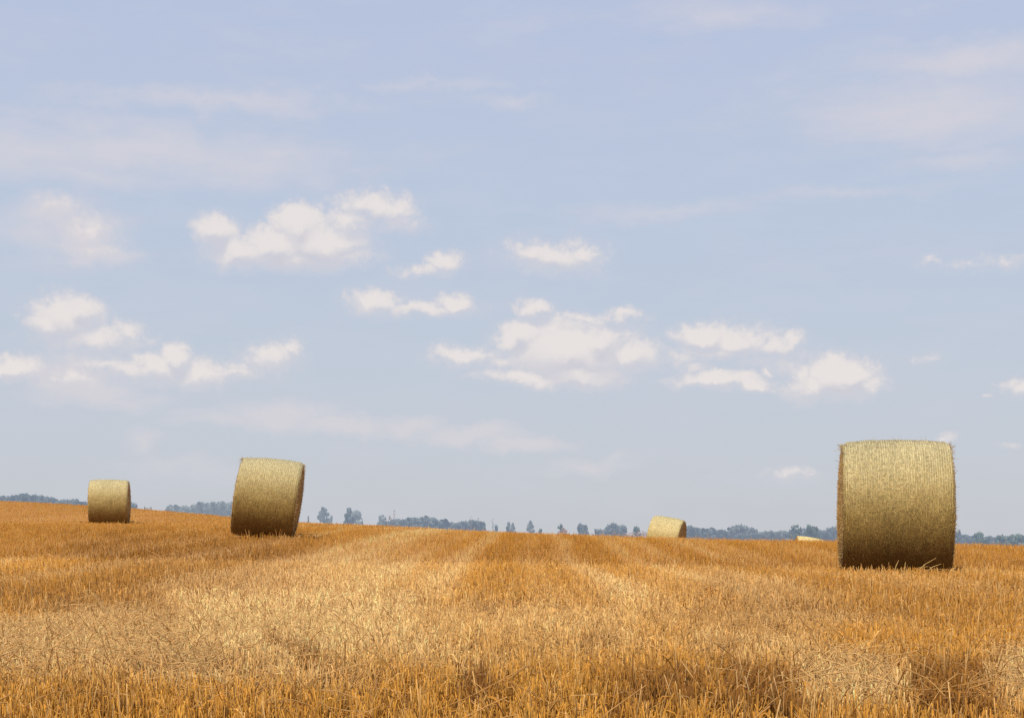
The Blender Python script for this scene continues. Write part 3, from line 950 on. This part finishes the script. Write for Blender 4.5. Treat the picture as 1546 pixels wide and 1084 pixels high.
def blobs(p, lst, base):
    acc = None
    for (u, v, ru, rv, w) in lst:
        ru *= base; rv *= base
        a = math.atan((u - CU) / F); e = (HV - v) / F * math.cos(a)
        iu, iv = F / ru, F / rv
        q_ = vmath('MULTIPLY_ADD', p, (iu, iv, 0), (-a * iu, -e * iv, 0))
        ln = vmath('LENGTH', q_)
        acc_ = math_('MULTIPLY_ADD', ln, -w * 0.5, w)      # w at centre, w/2 at the ellipse, 0 at twice the radius
        acc = math_('MAXIMUM', acc_, 0.0 if acc is None else acc)
    return acc


CUM = [  # u, v, ru, rv, weight
    (330, 350, 26, 20, 1.0), (358, 378, 34, 20, 0.95), (452, 347, 34, 26, 1.05), (470, 368, 62, 26, 1.0), (412, 372, 40, 22, 1.0),
    (505, 360, 45, 18, 0.85), (440, 390, 90, 14, 0.8), (565, 312, 52, 18, 0.8), (595, 312, 26, 18, 0.75), (525, 335, 40, 16, 0.72),
    (668, 393, 21, 15, 0.85), (640, 404, 40, 8, 0.6),
    (838, 386, 58, 22, 0.8), (880, 380, 26, 14, 0.75), (800, 384, 30, 16, 0.72),
    (568, 455, 40, 15, 0.85), (640, 464, 66, 10, 0.75), (686, 455, 22, 12, 0.9),
    (98, 478, 40, 28, 0.95), (72, 488, 24, 20, 0.9), (122, 466, 20, 18, 0.95), (140, 512, 70, 18, 0.72), (185, 500, 24, 18, 0.68),
    (18, 554, 32, 14, 1.0),
    (262, 534, 20, 20, 0.98), (236, 552, 34, 20, 0.85), (192, 556, 34, 16, 0.7), (302, 560, 46, 18, 0.78),
    (408, 538, 36, 20, 0.75), (438, 530, 16, 14, 0.72),
    (850, 538, 80, 32, 0.95), (856, 528, 84, 36, 1.05), (785, 505, 34, 18, 0.95), (905, 512, 34, 22, 1.0), (955, 536, 34, 18, 0.92), (800, 570, 64, 11, 0.9),
    (870, 562, 60, 18, 0.95), (700, 533, 42, 14, 0.82), (806, 470, 22, 11, 0.95), (880, 480, 60, 10, 0.62), (945, 474, 24, 10, 0.72),
    (1062, 505, 42, 18, 0.95), (1112, 514, 56, 20, 0.85), (1165, 520, 40, 13, 0.75), (1196, 512, 18, 12, 0.75), (1085, 530, 76, 9, 0.72),
    (1084, 577, 60, 12, 0.92), (1080, 571, 24, 11, 0.95), (1132, 581, 32, 9, 0.85), (1150, 561, 12, 5, 0.7), (1048, 556, 26, 10, 0.6),
    (1266, 568, 44, 22, 1.02), (1292, 564, 24, 18, 1.0), (1225, 578, 40, 16, 0.85), (1208, 562, 18, 14, 0.75), (1310, 578, 28, 12, 0.8),
    (1540, 586, 20, 12, 0.75), (1495, 599, 8, 4, 0.5), (1400, 537, 26, 11, 0.42),
    (1196, 719, 38, 10, 0.55), (1425, 660, 16, 8, 0.58), (1520, 668, 14, 5, 0.42), (1520, 392, 40, 12, 0.48), (1405, 399, 16, 10, 0.50), (1460, 404, 40, 9, 0.40),
    (160, 548, 60, 14, 0.6), (350, 556, 60, 16, 0.62), (110, 572, 44, 16, 0.62), (760, 545, 40, 16, 0.6), (1030, 540, 40, 20, 0.55), (1180, 545, 60, 20, 0.5), (138, 350, 36, 26, 0.56), (92, 312, 34, 18, 0.52), (150, 380, 44, 10, 0.56), (600, 330, 40, 16, 0.6), (520, 385, 50, 14, 0.65)]
SOFT = [
    (80, 325, 56, 30, 0.78), (132, 352, 46, 28, 0.85), (150, 384, 46, 11, 0.85), (50, 350, 60, 36, 0.62),
    (92, 560, 40, 17, 0.95), (130, 588, 64, 19, 0.95), (190, 606, 60, 13, 0.65), (420, 624, 66, 18, 0.85), (520, 638, 64, 12, 0.9), (620, 640, 46, 13, 0.9),
    (705, 655, 60, 13, 0.95), (790, 670, 56, 9, 0.95), (330, 630, 70, 13, 0.62), (215, 664, 20, 18, 0.65), (270, 708, 90, 16, 0.45), (885, 705, 60, 12, 0.68), (932, 690, 14, 8, 0.6),
    (240, 232, 260, 34, 0.72), (410, 236, 100, 14, 0.62), (50, 230, 130, 34, 0.72), (320, 155, 220, 16, 0.6), (775, 150, 52, 12, 0.6), (100, 262, 170, 22, 0.6),
    (1410, 160, 170, 46, 0.75), (1480, 86, 110, 26, 0.75), (1000, 320, 150, 12, 0.5), (1450, 240, 100, 18, 0.55), (1120, 20, 260, 22, 0.45), (650, 130, 200, 8, 0.42), (1290, 290, 130, 10, 0.42)]

pw = warp_of(warp_of(p0, 22.0, 0.022, 2), 75.0, 0.0135, 6, 0.68)
up = vmath('ADD', pw, (-0.0015, 0.0085, 0))
m0 = blobs(pw, CUM, 1.06)
m1 = blobs(up, CUM, 1.06)
fine = noise(p0, 150.0, 6, 0.65)
dens = math_('ADD', m0, math_('MULTIPLY', math_('SUBTRACT', fine, 0.5), 0.75))
lit = smooth(math_('SUBTRACT', m0, m1), -0.30, 0.24)
crisp = smooth(dens, 0.16, 0.62); hazy = smooth(dens, 0.08, 0.92)
cumA = math_('ADD', math_('MULTIPLY', crisp, lit), math_('MULTIPLY', hazy, math_('SUBTRACT', 1.0, lit)))
core = smooth(dens, 0.22, 0.75)

ps = warp_of(p0, 30.0, 0.030, 5, 0.62)
st = N.new("ShaderNodeMapping"); st.inputs["Scale"].default_value = (0.45, 1.5, 1); st.inputs["Rotation"].default_value = (0, 0, -0.05)
L.new(p0, st.inputs[0])
wisp = noise(st.outputs[0], 26.0, 7, 0.62)
ms = math_('ADD', blobs(ps, SOFT, 1.12), math_('MULTIPLY', math_('SUBTRACT', wisp, 0.5), 0.6))
softA = smooth(ms, 0.10, 0.82)
veil = math_('MULTIPLY', smooth(wisp, 0.38, 0.75), 0.22)

sky = N.new("ShaderNodeTexSky"); sky.sky_type = 'NISHITA'; sky.sun_disc = False
sky.sun_elevation = SUN_EL; sky.sun_rotation = SUN_AZ
sky.air_density = 1.0; sky.dust_density = 2.5; sky.ozone_density = 1.2; sky.altitude = 100


def S(r, g, b):   # sRGB 0-255 to linear, in units of the 0.1-strength background
    f = lambda c: 10 * ((c / 255 / 12.92) if c <= 10 else ((c / 255 + 0.055) / 1.055) ** 2.4)
    return (f(r), f(g), f(b))


ramp = N.new("ShaderNodeValToRGB")
e = ramp.color_ramp
e.elements[0].position = 0.0; e.elements[1].position = 1.0
stops = [(0.0, (204, 207, 212)), (0.10, (202, 207, 215)), (0.35, (196, 206, 220)), (0.62, (191, 204, 224)), (1.0, (188, 200, 226))]
for i, (t, c) in enumerate(stops):
    el_ = e.elements[0] if i == 0 else (e.elements[len(e.elements) - 1] if i == len(stops) - 1 else e.elements.new(t))
    s_ = S(*c); el_.color = (s_[0] / 10, s_[1] / 10, s_[2] / 10, 1)
L.new(math_('DIVIDE', el, 0.38), ramp.inputs[0])
air = vmath('MULTIPLY', ramp.outputs[0], (10, 10, 10))
base = mixc(0.90, sky.outputs[0], air)
base = mixc(veil, base, S(208, 207, 220))
base = mixc(math_('MULTIPLY', softA, 0.68), base, S(218, 213, 218))
ccol = mixc(lit, S(208, 205, 213), S(236, 229, 225))
ccol = mixc(core, S(219, 214, 217), ccol)
halo = noise(p0, 40.0, 4)
base = mixc(math_('MULTIPLY', math_('MULTIPLY', smooth(m0, 0.0, 0.55), halo), 0.32), base, S(214, 210, 218))
base = mixc(math_('MULTIPLY', cumA, 0.86), base, ccol)
bg = N.new("ShaderNodeBackground"); bg.inputs["Strength"].default_value = 0.1
L.new(base, bg.inputs[0])
wo = N.new("ShaderNodeOutputWorld"); L.new(bg.outputs[0], wo.inputs[0])
world.cycles.sampling_method = 'MANUAL'; world.cycles.sample_map_resolution = 256
scene.cycles.max_bounces = 5
scene.cycles.diffuse_bounces = 3
scene.cycles.use_denoising = False
